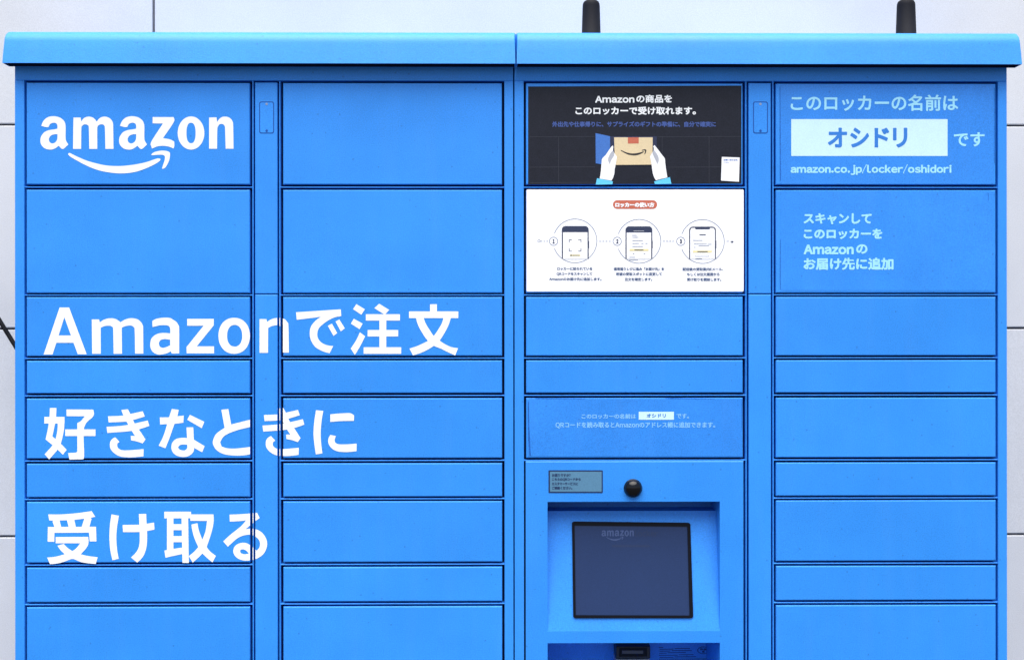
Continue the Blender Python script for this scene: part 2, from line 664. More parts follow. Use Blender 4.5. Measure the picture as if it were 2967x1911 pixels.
doors = {}
for key, par, (a, b) in (('A', left, CA), ('B', left, CB), ('C', right, CC), ('D', right, CD)):
    for i, row in enumerate(ROWS):
        if key == 'C' and 5 <= i <= 8:
            continue
        doors[key + str(i)] = make_door(par, a, b, row)
strips = {}
for key, par, a, b, cx in (('L', left, 739, 804, 772.5), ('R', right, 2169.5, 2234, 2203.5)):
    u = make_strip(par, a, b, 240, 850.5)
    l = make_strip(par, a, b, 853, 2864)
    make_cover(u, cx, 294.5, 387)
    strips[key] = (u, l)

# ------------------------------------------------------------------ traced lettering: the logo
LA, LB = crop(100, 320, 7.7), crop(400, 320, 7.7)
a_out = [(150, 345), (185, 260), (240, 190), (320, 145), (430, 130), (540, 150), (620, 195), (670, 255), (692, 330), (695, 430), (693, 600),
         (705, 680), (755, 760), (650, 855), (600, 855), (540, 788), (470, 840), (390, 872), (300, 870), (220, 840), (160, 780), (132, 700),
         (138, 610), (170, 545), (230, 480), (330, 440), (430, 425), (510, 408), (512, 350), (495, 300), (450, 278), (400, 280), (350, 305),
         (325, 345), (312, 372), (250, 372)]
a_in = [(512, 530), (440, 535), (370, 560), (330, 610), (322, 660), (345, 715), (400, 738), (460, 715), (500, 665), (512, 600)]
m_out = [(870, 160), (1030, 160), (1042, 250), (1090, 185), (1150, 150), (1215, 140), (1290, 155), (1350, 200), (1388, 252), (1440, 185),
         (1500, 150), (1570, 140), (1650, 160), (1710, 205), (1745, 270), (1755, 350), (1762, 858), (1582, 858), (1572, 420), (1560, 345),
         (1530, 318), (1490, 312), (1440, 325), (1410, 360), (1400, 430), (1400, 858), (1222, 858), (1212, 400), (1195, 340), (1160, 315),
         (1110, 315), (1065, 345), (1045, 410), (1040, 858), (860, 858), (865, 400)]
z_out = [(325, 150), (795, 150), (795, 265), (555, 620), (680, 640), (760, 668), (808, 700), (808, 800), (790, 850), (720, 820), (650, 800),
         (560, 790), (470, 795), (400, 812), (315, 852), (295, 800), (300, 690), (555, 295), (325, 290)]
n_out = [(1585, 160), (1750, 155), (1765, 260), (1810, 195), (1870, 150), (1935, 140), (2010, 150), (2070, 190), (2110, 250), (2122, 330),
         (2130, 855), (1955, 855), (1942, 420), (1930, 350), (1900, 312), (1860, 302), (1815, 315), (1785, 360), (1768, 430), (1762, 855),
         (1585, 855)]
smile = [(750, 985), (760, 955), (800, 955), (950, 1030), (1150, 1115), (1350, 1175), (1550, 1220), (1750, 1240), (1950, 1240), (2150, 1220),
         (2310, 1195), (2510, 1150), (2640, 1105), (2740, 1072), (2800, 1075), (2808, 1095), (2795, 1125), (2700, 1190), (2560, 1260),
         (2400, 1325), (2250, 1370), (2050, 1400), (1850, 1402), (1650, 1380), (1450, 1340), (1250, 1270), (1050, 1175), (880, 1080), (800, 1030)]
arrow = [(290, 995), (330, 950), (400, 920), (500, 900), (600, 900), (680, 920), (710, 950), (712, 1020), (695, 1110), (650, 1210), (600, 1280),
         (550, 1305), (535, 1290), (560, 1210), (590, 1120), (600, 1040), (585, 1005), (540, 990), (440, 990), (350, 998)]
sh = lambda pts, dx: [(x + dx, y) for x, y in pts]
word = [[a_out, a_in], [m_out], [sh(a_out, 1756), sh(a_in, 1756)], [sh(z_out, 2310)],
        [oval(2310 + 1182, 505, 297, 370), oval(2310 + 1182, 505, 102, 228, 32, 2.4)], [sh(n_out, 2310)]]
word = [[LA(smooth_loop(l)) for l in gl] for gl in word]
SMILE, ARROW = LA(smooth_loop(smile)), LA(smooth_loop(sh(arrow, 2310)))


def put_logo(mb, m, plane, box=None, parts=('word', 'smile')):
    """the logo at its own place on the door, or fitted into a photo box (x0, y0, x1, y1)"""
    loops = []
    if 'word' in parts:
        loops += word
    if 'smile' in parts:
        loops += [[SMILE], [ARROW]]
    if box:
        al = [p for gl in loops for l in gl for p in l]
        ax0, ax1 = min(p[0] for p in al), max(p[0] for p in al)
        ay0, ay1 = min(p[1] for p in al), max(p[1] for p in al)
        tf = lambda p: (box[0] + (p[0] - ax0) / (ax1 - ax0) * (box[2] - box[0]), box[1] + (p[1] - ay0) / (ay1 - ay0) * (box[3] - box[1]))
        loops = [[[tf(p) for p in l] for l in gl] for gl in loops]
    for gl in loops:
        mb.fill(gl, m, lambda px, py: plane(px, py, 0.0))


mb = MB()
put_logo(mb, M['white'], front(-0.0004))
dress(mb, doors['A0'], 'logo')

# ------------------------------------------------------------------ the slogan, cut where the doors part
C3, C4 = crop(110, 870, 5.9775), crop(500, 870, 4.782)
big = []
big.append([C3([(375, 122), (540, 122), (843, 930), (690, 930), (615, 732), (318, 732), (252, 935), (98, 935)]), C3([(457, 290), (572, 606), (357, 606)])])
big.append([smooth_loop(C3([(932, 328), (1060, 328), (1070, 380), (1130, 340), (1200, 315), (1270, 308), (1340, 320), (1395, 350), (1428, 378),
            (1500, 335), (1570, 312), (1640, 308), (1720, 325), (1780, 370), (1815, 430), (1822, 500), (1825, 920), (1682, 920), (1675, 520),
            (1660, 465), (1630, 440), (1585, 433), (1520, 442), (1465, 465), (1452, 480), (1455, 922), (1310, 922), (1302, 500), (1290, 462),
            (1260, 442), (1215, 437), (1150, 445), (1100, 468), (1088, 485), (1088, 922), (938, 922)]), 4, 40)])
big.append([smooth_loop(C3([(1985, 460), (1980, 355), (2060, 315), (2200, 298), (2290, 305)]) +
                        [(500, 924.8), (511.5, 932.7), (517.8, 943), (519.2, 953.6), (519.2, 1023.3)] +
                        C3([(2318, 918), (2300, 880), (2230, 915), (2130, 935), (2060, 930), (1990, 890), (1950, 820), (1945, 740), (1965, 660),
                            (2020, 605), (2090, 572), (2180, 562), (2290, 570), (2292, 520), (2285, 470), (2260, 440), (2210, 428), (2110, 430)]), 4, 40),
            smooth_loop(C3([(2290, 680), (2200, 668), (2130, 680), (2098, 720), (2095, 760), (2110, 800), (2160, 820), (2220, 808), (2290, 775)]), 4, 40)])
big.append([C4([(203, 255), (572, 255), (570, 345), (335, 635), (575, 635), (575, 732), (195, 732), (193, 645), (430, 350), (203, 350)])])
big.append([C4(oval(853.5, 489, 218, 249, 40, 2.15)), C4(oval(860, 489, 105, 151, 32, 2.2))])
big.append([smooth_loop(C4([(1205, 258), (1300, 258), (1310, 298), (1350, 270), (1400, 250), (1455, 243), (1510, 245), (1560, 265), (1592, 305),
            (1606, 355), (1612, 722), (1515, 722), (1512, 420), (1500, 370), (1470, 345), (1440, 342), (1375, 355), (1325, 380), (1322, 725),
            (1205, 725)]), 4, 40)])
K1, K2, K3 = crop(840, 865, 4.782), crop(110, 1165, 4.782), crop(590, 1165, 4.782)
K4, K5 = crop(110, 1465, 6.462), crop(450, 1465, 6.462)
box4 = lambda x0, y0, x1, y1: [(x0, y0), (x1, y0), (x1, y1), (x0, y1)]
KI = [
    [(970, 192), (1150, 185), (1280, 160), (1452, 122), (1480, 195), (1330, 240), (1220, 265), (980, 277)],
    [(950, 338), (1150, 325), (1300, 300), (1522, 250), (1543, 325), (1400, 372), (1250, 400), (962, 422)],
    [(1155, 105), (1247, 95), (1290, 180), (1340, 290), (1410, 390), (1490, 512), (1450, 568), (1370, 540), (1290, 525), (1285, 462), (1345, 465), (1300, 395), (1240, 290), (1180, 170)],
    [(1070, 482), (1130, 545), (1100, 570), (1098, 610), (1125, 645), (1180, 662), (1300, 660), (1465, 645), (1462, 745), (1300, 760), (1150, 750), (1060, 705), (1005, 640), (998, 560), (1025, 510)],
]
KANA = {
    2: [(K1, [l]) for l in (
        [(85, 188), (705, 147), (712, 240), (620, 258), (540, 295), (460, 350), (400, 410), (380, 480), (390, 550), (440, 610), (520, 645), (600, 655), (550, 755), (450, 725), (350, 665), (290, 570), (275, 480), (290, 390), (350, 310), (430, 250), (95, 292)],
        [(525, 375), (582, 345), (655, 475), (605, 515)], [(632, 315), (685, 288), (760, 410), (705, 452)],
        [(920, 75), (1038, 145), (990, 222), (875, 145)], [(885, 277), (1008, 345), (965, 422), (845, 345)],
        [(970, 465), (1042, 520), (980, 645), (900, 778), (843, 690), (915, 580)], [(1237, 70), (1375, 155), (1315, 222), (1170, 130)],
        box4(1052, 215, 1525, 302), box4(1240, 290, 1335, 682), box4(1077, 433, 1500, 522), box4(1022, 672, 1542, 762),
        box4(1942, 77, 2037, 188), box4(1650, 176, 2333, 268),
        [(1745, 258), (1850, 258), (1880, 340), (1935, 430), (1993, 515), (2075, 580), (2150, 630), (2240, 670), (2330, 685), (2290, 785), (2190, 740), (2090, 690), (1993, 650), (1900, 570), (1820, 450), (1770, 350)],
        [(2130, 258), (2232, 258), (2200, 360), (2150, 460), (2072, 582), (1993, 652), (1900, 710), (1800, 755), (1705, 782), (1657, 690), (1750, 660), (1840, 620), (1920, 578), (1993, 515), (2060, 420), (2105, 340)])],
    4: [(K2, [l]) for l in (
        [(165, 77), (257, 77), (245, 250), (200, 470), (240, 505), (330, 585), (397, 655), (345, 725), (275, 655), (200, 590), (105, 512), (140, 350), (160, 200)],
        box4(88, 200, 368, 292), [(368, 205), (360, 380), (320, 560), (275, 650), (155, 788), (92, 718), (200, 595), (245, 500), (270, 380), (275, 280)],
        [(395, 97), (768, 100), (768, 190), (640, 345), (640, 740), (610, 788), (435, 790), (418, 700), (520, 695), (545, 680), (545, 285), (590, 262), (650, 192), (397, 190)],
        box4(378, 373, 797, 465), *KI,
        [(1688, 207), (1820, 205), (2020, 182), (2015, 280), (1900, 295), (1692, 305)],
        [(1855, 90), (1950, 103), (1930, 200), (1880, 330), (1820, 500), (1765, 635), (1672, 598), (1740, 460), (1790, 300), (1825, 180)],
        [(2105, 172), (2305, 268), (2270, 357), (2068, 240)])] +
       [(K2, [[(2058, 345), (2152, 345), (2160, 515), (2310, 605), (2275, 690), (2165, 630), (2150, 690), (2090, 740), (2010, 755), (1920, 735), (1865, 685), (1848, 620), (1865, 550), (1920, 505), (2000, 490), (2065, 492)],
              [(1940, 620), (1965, 590), (2010, 582), (2068, 585), (2070, 630), (2045, 658), (2010, 665), (1960, 650)]])] +
       [(K3, [l]) for l in (
        [(245, 102), (343, 92), (382, 305), (520, 270), (652, 237), (652, 338), (500, 375), (380, 415), (280, 470), (228, 550), (250, 610), (330, 635), (450, 638), (655, 615), (655, 716), (560, 732), (420, 735), (280, 715), (180, 660), (130, 580), (135, 510), (180, 430), (290, 350)],
        *[[(815 + (x - 950) * 0.978, y - 18) for x, y in l] for l in KI],
        [(1557, 108), (1658, 118), (1635, 250), (1622, 420), (1628, 560), (1645, 705), (1555, 720), (1532, 560), (1522, 420), (1535, 250)],
        [(1755, 165), (1900, 152), (2030, 150), (2085, 180), (2083, 255), (1900, 258), (1755, 270)],
        [(1755, 450), (1832, 465), (1815, 520), (1825, 560), (1880, 580), (2000, 580), (2120, 570), (2118, 675), (1980, 687), (1850, 675), (1770, 630), (1728, 560), (1730, 500)])],
    6: [(K4, [l]) for l in (
        [(190, 155), (420, 155), (700, 135), (930, 105), (1005, 92), (1072, 200), (960, 222), (700, 255), (450, 268), (212, 270)],
        [(272, 290), (300, 258), (400, 255), (440, 398), (310, 398)], [(540, 255), (680, 250), (710, 398), (575, 398)], [(868, 230), (960, 215), (1005, 235), (960, 398), (815, 398)],
        [(185, 390), (1087, 385), (1095, 660), (970, 660), (955, 497), (308, 500), (305, 668), (180, 665)],
        [(332, 578), (942, 575), (945, 700), (900, 790), (800, 902), (950, 935), (1120, 955), (1080, 1082), (950, 1070), (800, 1045), (650, 988), (520, 1030), (380, 1070), (225, 1086), (172, 962), (330, 945), (500, 900), (420, 820), (365, 740), (480, 708), (560, 785), (645, 842), (720, 785), (790, 695), (332, 695)],
        [(1375, 155), (1515, 180), (1480, 400), (1468, 600), (1480, 800), (1512, 985), (1395, 1012), (1355, 830), (1338, 600), (1345, 380)],
        [(1585, 352), (1890, 348), (2030, 330), (2175, 308), (2180, 440), (2040, 465), (1900, 485), (1592, 487)],
        [(1888, 147), (2027, 147), (2035, 350), (2045, 550), (2035, 750), (1990, 900), (1930, 990), (1858, 1055), (1742, 962), (1840, 860), (1895, 740), (1905, 550), (1898, 350)])] +
       [(K5, [l]) for l in (
        [(168, 105), (670, 105), (670, 228), (168, 230)], box4(218, 200, 340, 838), [(490, 200), (615, 200), (628, 1062), (508, 1062)], box4(320, 337, 515, 450), box4(320, 560, 520, 675),
        [(170, 830), (340, 800), (520, 772), (520, 893), (345, 930), (190, 965)],
        [(655, 155), (1090, 155), (1092, 300), (1050, 500), (962, 765), (1030, 850), (1135, 930), (1070, 1052), (970, 970), (882, 885), (800, 970), (700, 1055), (628, 935), (730, 850), (805, 765), (740, 620), (695, 470), (675, 345), (790, 318), (815, 450), (880, 628), (940, 470), (968, 278), (655, 275)])] +
       [(K5, [[(1390, 160), (1650, 148), (1905, 125), (1955, 222), (1850, 300), (1690, 432), (1780, 420), (1880, 432), (1990, 490), (2065, 590), (2095, 700), (2070, 820), (2000, 920), (1880, 990), (1750, 1018), (1620, 1010), (1520, 960), (1465, 880), (1465, 800), (1510, 730), (1600, 690), (1700, 690), (1790, 740), (1860, 800), (1900, 835), (1950, 770), (1960, 690), (1930, 620), (1860, 560), (1770, 535), (1650, 550), (1540, 600), (1440, 685), (1358, 760), (1272, 660), (1400, 540), (1600, 380), (1700, 265), (1600, 280), (1395, 290)],
              [(1585, 850), (1600, 815), (1650, 810), (1710, 840), (1750, 885), (1680, 900), (1610, 885)]])],
}
for row, items in KANA.items():
    for target, x0, x1 in ((doors['A%d' % row], 75.5, 725), (strips['L'][1], 739, 804), (doors['B%d' % row], 819, 1456), ('blade', 730.5, 734.5), ('blade', 808.5, 812.5)):
        mb = MB()
        yy = -0.0004 if target != 'blade' else 0.0008
        if row == 2:
            for gl in big:
                xa, xb = min(p[0] for p in gl[0]), max(p[0] for p in gl[0])
                if xb > x0 and xa < x1:
                    mb.fill(gl, M['white'], lambda px, py: P(px, py, yy))
        for n, (cr, loops) in enumerate(items):
            lp = [smooth_loop(cr(l), 4, 40) for l in loops]
            xa, xb = min(p[0] for p in lp[0]), max(p[0] for p in lp[0])
            if xb > x0 and xa < x1:
                mb.fill(lp, M['white'], lambda px, py: P(px, py, yy - 5e-6 * (n + 1)))
        clip(mb, X(x0) + 0.0006, X(x1) - 0.0006)
        if not mb.bm.faces:
            mb.bm.free()
            continue
        if target == 'blade':
            fr = [c for c in left.children if c.name.startswith('cabinet_frame')][0]
            # one piece of vinyl per stretch of blade
            spans = sorted((min(v.co.z for v in f.verts), max(v.co.z for v in f.verts)) for f in mb.bm.faces)
            runs = [list(spans[0])]
            for lo, hi in spans[1:]:
                if lo <= runs[-1][1] + 1e-4:
                    runs[-1][1] = max(runs[-1][1], hi)
                else:
                    runs.append([lo, hi])
            for lo, hi in runs:
                pc = MB()
                for f in mb.bm.faces:
                    if lo - 1e-6 <= f.calc_center_median().z <= hi + 1e-6:
                        pc.poly([v.co.copy() for v in f.verts], M['white'])
                bmesh.ops.remove_doubles(pc.bm, verts=pc.bm.verts[:], dist=1e-7)
                dress(pc, fr)
            mb.bm.free()
        else:
            dress(mb, target)

# ------------------------------------------------------------------ name sticker on the top door at the right
S4 = crop(2140, 0, 2.75)


def bx(cr, x0, x1, y0, y1):
    (a, c), (b, d) = cr([(x0, y0), (x1, y1)])
    return a, b, c, d


mb = MB()
f0, f1, f2 = front(-0.0004), front(-0.0007), front(-0.0010)
mb.fill([S4(rrect(333, 672, 2030, 1466, 8))], M['film'], lambda px, py: f0(px, py))
write(mb, 'このロッカーの名前は', *bx(S4, 415, 1750, 755, 885), M['pale'], f1, 1.2)
mb.fill([S4([(420, 950), (1665, 950), (1665, 1243), (420, 1243)])], M['plate'], lambda px, py: f1(px, py))
for ch, a, b in (('オ', 712, 865), ('シ', 890, 1040), ('ド', 1083, 1200), ('リ', 1230, 1345)):
    write(mb, ch, *bx(S4, a, b, 1018, 1175), M['plate_ink'], f2, 2.2)
write(mb, 'です', *bx(S4, 1715, 1960, 1055, 1168), M['pale'], f1, 1.2)
write(mb, 'amazon.co.jp/locker/oshidori', *bx(S4, 415, 1697, 1310, 1395), M['pale'], f1, 1.3)
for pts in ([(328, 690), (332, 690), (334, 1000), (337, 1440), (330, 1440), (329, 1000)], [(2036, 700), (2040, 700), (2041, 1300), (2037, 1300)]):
    mb.fill([S4(pts)], M['scuff_shade'], lambda px, py: f1(px, py))  # shadow of the peeled film edge, painted as dark strips
dress(mb, doors['D0'], 'sticker')

# ------------------------------------------------------------------ scan sticker below it
S6 = crop(2140, 500, 2.891)
mb = MB()
mb.fill([S6(rrect(352, 152, 2120, 985, 10))], M['film'], lambda px, py: f0(px, py))
for s, x1, y0, y1 in (('スキャンして', 1115, 340, 433), ('このロッカーを', 1205, 470, 557), ('お届け先に追加', 1298, 712, 815)):
    write(mb, s, *bx(S6, 545, x1, y0, y1), M['pale'], f1, 1.5)
write(mb, 'Amazon', *bx(S6, 545, 965, 603, 685), M['pale'], f1, 1.7)
write(mb, 'の', *bx(S6, 985, 1080, 600, 680), M['pale'], f1, 1.5)
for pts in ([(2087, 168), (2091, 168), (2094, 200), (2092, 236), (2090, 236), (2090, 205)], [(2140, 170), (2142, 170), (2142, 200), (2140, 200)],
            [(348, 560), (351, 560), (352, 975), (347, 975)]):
    mb.fill([S6(pts)], M['scuff_shade'], lambda px, py: f1(px, py))  # small stray marks, and painted edge shadow down the left side
dress(mb, doors['D1'], 'sticker')

# ------------------------------------------------------------------ dark poster with the hands and the parcel
S3 = crop(1480, 0, 2.75)
S5 = crop(1680, 370, 7.472)
lay = [front(-0.0004 - 0.0002 * k) for k in range(8)]
mb = MB()


def put(pts, m, k):
    mb.fill([pts], m, lambda px, py: lay[k](px, py))


put(S3([(138, 690), (1838, 683), (1838, 1462), (138, 1470)]), M['dark'], 0)
for y, spans in ((396, ((1535, 1724), (1905, 2146))), (484, ((1535, 1724), (1935, 2146))), (529, ((1535, 1720),))):
    for a, b in spans:
        put([(a, y), (b, y - 1), (b, y + 0.2), (a, y + 1.2)], M['dark_line'], 1)
for x, a, b in ((1618, 397, 531), (1918, 395, 482), (2054, 396, 531)):
    put([(x, a), (x + 1.1, a), (x + 1.1, b), (x, b)], M['dark_line'], 2)
write(mb, 'Amazon', *bx(S3, 672, 985, 765, 820), M['white'], lay[1], 1.0)
write(mb, 'の商品を', *bx(S3, 1000, 1285, 755, 820), M['white'], lay[1], 0.9)
write(mb, 'このロッカーで受け取れます。', *bx(S3, 515, 1475, 850, 915), M['white'], lay[1], 0.9)
write(mb, '外出先や仕事帰りに、サプライズのギフトの準備に、自分で確実に', *bx(S3, 330, 1635, 968, 1012), M['navy_ink'], lay[1], 0.6)
put(S5([(655, 188), (1665, 188), (1665, 800), (655, 800)]), M['recess_print'], 3)
put(S5([(340, 118), (655, 188), (655, 815), (345, 772)]), M['print_blue'], 3)
put(S5([(742, 210), (1578, 210), (1572, 800), (762, 806)]), M['beige'], 4)
put(S5([(1040, 210), (1275, 210), (1275, 341), (1042, 345)]), M['orange'], 5)
put_logo(mb, M['black_ink'], lay[5], (*S5([(885, 470)])[0], *S5([(1440, 600)])[0]), ('smile',))
put(smooth_loop(S5([(702, 388), (725, 402), (722, 500), (790, 612), (800, 650), (775, 800), (755, 900), (745, 1000), (720, 1080), (685, 1145), (430, 1102),
     (455, 950), (470, 760), (485, 670), (560, 590), (640, 470)]), 3), M['hand'], 5)
put(smooth_loop(S5([(720, 492), (745, 560), (735, 610), (680, 700), (645, 792), (612, 690), (640, 600), (680, 530)]), 3), M['grey'], 6)
put(smooth_loop(S5([(1615, 376), (1590, 405), (1600, 480), (1530, 605), (1522, 640), (1545, 740), (1560, 850), (1575, 960), (1600, 1050), (1645, 1137),
     (1895, 1077), (1870, 920), (1850, 780), (1840, 670), (1780, 590), (1700, 480)]), 3), M['hand'], 5)
put(smooth_loop(S5([(1600, 480), (1575, 540), (1590, 590), (1640, 700), (1680, 790), (1710, 700), (1690, 610), (1650, 540)]), 3), M['grey'], 6)
put(S5([(372, 1095), (430, 1105), (690, 1155), (715, 1165), (705, 1225), (345, 1232)]), M['cuff'], 6)
put(S5([(1608, 1165), (1900, 1085), (1950, 1068), (1982, 1215), (1625, 1220)]), M['cuff'], 6)
SW = crop(2060, 440, 14.667)
put(SW([(460, 215), (1220, 240), (1190, 1270), (425, 1220)]), M['hand'], 5)
write(mb, 'お問い合わせ先', *bx(SW, 535, 1130, 310, 380), M['print_blue'], lay[6], 0.2)
write(mb, 'こちら', *bx(SW, 545, 750, 425, 475), M['print_blue'], lay[6], 0.1)
dress(mb, doors['C0'], 'poster')

# ------------------------------------------------------------------ white how-to poster
S5w = crop(1500, 520, 3.4157)
mb = MB()
wf = lambda k: (lambda px, py, lift=0.0: P(px, py, -0.0004 - 0.0002 * k - lift))


def putw(pts, m, k, hole=None):
    mb.fill([S5w(pts)] + ([S5w(hole)] if hole else []), m, lambda px, py: wf(k)(px, py))


def bar(x0, x1, y0, y1, m, k):
    putw([(x0, y0), (x1, y0), (x1, y1), (x0, y1)], m, k)


putw(rrect(87, 99, 2237, 1107, 12), M['hand'], 0)
putw(rrect(943, 205, 1380, 291, 42), M['orange'], 1)
write(mb, 'ロッカーの使い方', *bx(S5w, 965, 1352, 226, 275), M['hand'], wf(2), 1.0)


def ring(cx, cy, r, wd, a0, a1, m, k, n=48):
    o = [(cx + r * math.cos(math.radians(a0 + (a1 - a0) * i / n)), cy + r * math.sin(math.radians(a0 + (a1 - a0) * i / n))) for i in range(n + 1)]
    i_ = [(cx + (r - wd) * math.cos(math.radians(a0 + (a1 - a0) * i / n)), cy + (r - wd) * math.sin(math.radians(a0 + (a1 - a0) * i / n))) for i in range(n + 1)]
    putw(o + i_[::-1], m, k)


for i, (cx, cy, nx, px0) in enumerate(((567, 607, 355, 437), (1200, 611, 985, 1067), (1828, 613, 1614, 1697))):
    ring(cx, cy, 219, 5.0, -160, 160, M['thin_ink'], 1)
    putw(oval(nx, 611, 43.5, 43.5, 32), M['thin_ink'], 1, oval(nx, 611, 38.5, 38.5, 32))
    write(mb, str(i + 1), *bx(S5w, nx - 10, nx + 12, 590, 634), M['ink'], wf(1), 0.9)
    px1, top = px0 + 265, 460 + 3 * i
    # phone outline cut off by the ring at its foot
    body = [(px0, 785), (px0, top + 35)] + [(px0 + 35 - 35 * math.cos(math.radians(t)), top + 35 - 35 * math.sin(math.radians(t))) for t in range(10, 90, 16)] + \
           [(px0 + 35, top), (px1 - 35, top)] + [(px1 - 35 + 35 * math.sin(math.radians(t)), top + 35 - 35 * math.cos(math.radians(t))) for t in range(10, 90, 16)] + \
           [(px1, top + 35), (px1, 785)]
    putw(body, M['ink'], 2)
    ya = top + (62 if i < 2 else 12)
    if i < 2:
        putw([(px0 + 11, ya), (px1 - 11, ya), (px1 - 11, 786), (px0 + 11, 786)], M['hand'], 3)
    else:
        putw([(px0 + 10, 786), (px0 + 10, ya + 24), (px0 + 22, ya + 2), (px0 + 55, ya), (px0 + 65, ya + 16), (px1 - 65, ya + 16), (px1 - 55, ya), (px1 - 22, ya + 2),
              (px1 - 10, ya + 24), (px1 - 10, 786)], M['hand'], 3)
    bar(px1 - 1, px1 + 4, 605, 680, M['ink'], 2)
putw(oval(210, 608, 14, 14, 20), M['thin_ink'], 1, oval(210, 608, 10, 10, 20))
for a, b in ((226, 244), (256, 272), (284, 300), (806, 828), (838, 858), (870, 888), (902, 920), (1436, 1458), (1468, 1490), (1500, 1520), (1530, 1546), (2066, 2090)):
    bar(a, b, 608, 613.5, M['thin_ink'], 1)
putw([(2108, 612), (2118, 612), (2118, 603), (2138, 617), (2118, 631), (2118, 622), (2108, 622)], M['ink'], 1)
# phone 1: aiming brackets and a button
for cx, cy, sx, sy in ((507, 592, 1, 1), (629, 592, -1, 1), (507, 711, 1, -1), (629, 711, -1, -1)):
    putw([(cx, cy), (cx + 30 * sx, cy), (cx + 30 * sx, cy + 6 * sy), (cx + 6 * sx, cy + 6 * sy), (cx + 6 * sx, cy + 30 * sy), (cx, cy + 30 * sy)], M['ink'], 4)
putw(rrect(513, 741, 622, 758, 7), M['yellow'], 4)
bar(522, 534, 743, 756, M['ink'], 5)
bar(540, 612, 747, 752, M['thin_ink'], 5)
# phone 2
bar(1145, 1250, 506, 512, M['grey'], 4)
for x0, x1, y in ((1132, 1178, 550), (1135, 1195, 569), (1135, 1240, 602), (1135, 1200, 630), (1225, 1245, 630), (1264, 1286, 630), (1135, 1240, 660), (1105, 1160, 767)):
    bar(x0, x1, y, y + 5, M['thin_ink'], 4)
bar(1107, 1295, 686, 707, M['yellow'], 4)
bar(1155, 1245, 693, 700, M['ink'], 5)
bar(1140, 1154, 730, 736, M['ink'], 4)
bar(1247, 1262, 730, 736, M['ink'], 4)
bar(1105, 1190, 795, 800, M['thin_ink'], 1)
# phone 3
putw(rrect(1798, 542, 1862, 552, 4), M['ink'], 4)
for x0, x1, y in ((1735, 1828, 600), (1745, 1870, 636), (1880, 1920, 638), (1790, 1895, 653), (1745, 1760, 668), (1760, 1825, 780)):
    bar(x0, x1, y, y + 5, M['thin_ink'], 4)
bar(1735, 1922, 703, 723, M['yellow'], 4)
bar(1780, 1880, 709, 717, M['ink'], 5)
putw(rrect(1757, 748, 1892, 766, 5), M['grey'], 4, rrect(1760, 751, 1889, 763, 4))
for s, x0, x1, y in (('ロッカーに貼られている', 390, 738, 882), ('QRコードをスキャンして', 385, 738, 935), ('Amazonのお届け先に追加します。', 312, 830, 985),
                     ('通常通りレジに進み「お届け先」を', 950, 1450, 885), ('希望の受取スポットに変更して', 972, 1428, 935), ('注文を確定します。', 1060, 1332, 987),
                     ('配送後の受取案内Eメール、', 1632, 2036, 887), ('もしくは注文履歴から', 1675, 1998, 937), ('受け取りを開始します。', 1675, 2016, 989)):
    write(mb, s, *bx(S5w, x0, x1, y - 16, y + 16), M['thin_ink'], wf(1), 0.45)
dress(mb, doors['C1'], 'poster')

# ------------------------------------------------------------------ address sticker above the touchscreen
SA = crop(1590, 1190, 4.688)
S7 = crop(1480, 1120, 1.947)
mb = MB()
mb.fill([S7(rrect(97, 66, 1308, 392, 6))], M['film'], lambda px, py: f0(px, py))
write(mb, 'このロッカーの名前は', *bx(SA, 445, 1185, 38, 105), M['pale_small'], f1, 0.5)
mb.fill([SA([(1222, 10), (1700, 10), (1700, 118), (1222, 118)])], M['plate'], lambda px, py: f1(px, py))
write(mb, 'オシドリ', *bx(SA, 1330, 1590, 36, 88), M['plate_ink'], f2, 0.4)
write(mb, 'です。', *bx(SA, 1735, 1905, 34, 103), M['pale_small'], f1, 0.5)
write(mb, 'QRコードを読み取るとAmazonのアドレス帳に追加できます。', *bx(SA, 92, 2260, 148, 236), M['pale_small'], f1, 0.5)
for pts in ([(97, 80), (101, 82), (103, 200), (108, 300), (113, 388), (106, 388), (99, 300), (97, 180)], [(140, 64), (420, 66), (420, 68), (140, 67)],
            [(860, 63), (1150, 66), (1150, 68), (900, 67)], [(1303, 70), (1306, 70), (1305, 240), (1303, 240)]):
    mb.fill([S7(pts)], M['scuff_shade'], lambda px, py: f1(px, py))  # scuffed left side and painted shadow along the lifted edges
dress(mb, doors['C4'], 'sticker')

# ------------------------------------------------------------------ control panel with recessed touchscreen
mb = MB()
bl = M['blue']
xs = [X(1523), X(1586), X(2085.5), X(2153.5)]
zz = [Z(1338), Z(1453), Z(1828), Z(1862), Z(2030), Z(2055)]
for i in range(5):
    for j in range(3):
        if j == 1 and i in (1, 3):
            continue
        mb.poly([(xs[j], 0, zz[i]), (xs[j + 1], 0, zz[i]), (xs[j + 1], 0, zz[i + 1]), (xs[j], 0, zz[i + 1])], bl)
# edges of the plate, rounded over at the top
for (a, b) in (((xs[0], zz[5]), (xs[3], zz[5])), ((xs[0], zz[0]), (xs[0], zz[5])), ((xs[3], zz[0]), (xs[3], zz[5]))):
    mb.poly([(a[0], 0, a[1]), (b[0], 0, b[1]), (b[0], 0.0185, b[1]), (a[0], 0.0185, a[1])], bl)
bv = Z(1334.5)
mb.poly([(xs[0], 0, zz[0]), (xs[3], 0, zz[0]), (xs[3], 0.0022, bv), (xs[0], 0.0022, bv)], bl)
mb.poly([(xs[0], 0.0022, bv), (xs[3], 0.0022, bv), (xs[3], 0.0185, bv), (xs[0], 0.0185, bv)], bl)
DT, DB = 0.045, 0.100
zp = P(1835, 1479, DT).z
x0, x1 = xs[1], xs[2]
zt, zb = zz[1], zz[2]
mb.poly([(x0, 0, zt), (x1, 0, zt), (x1, DB, zt), (x0, DB, zt)], bl)                 # ceiling
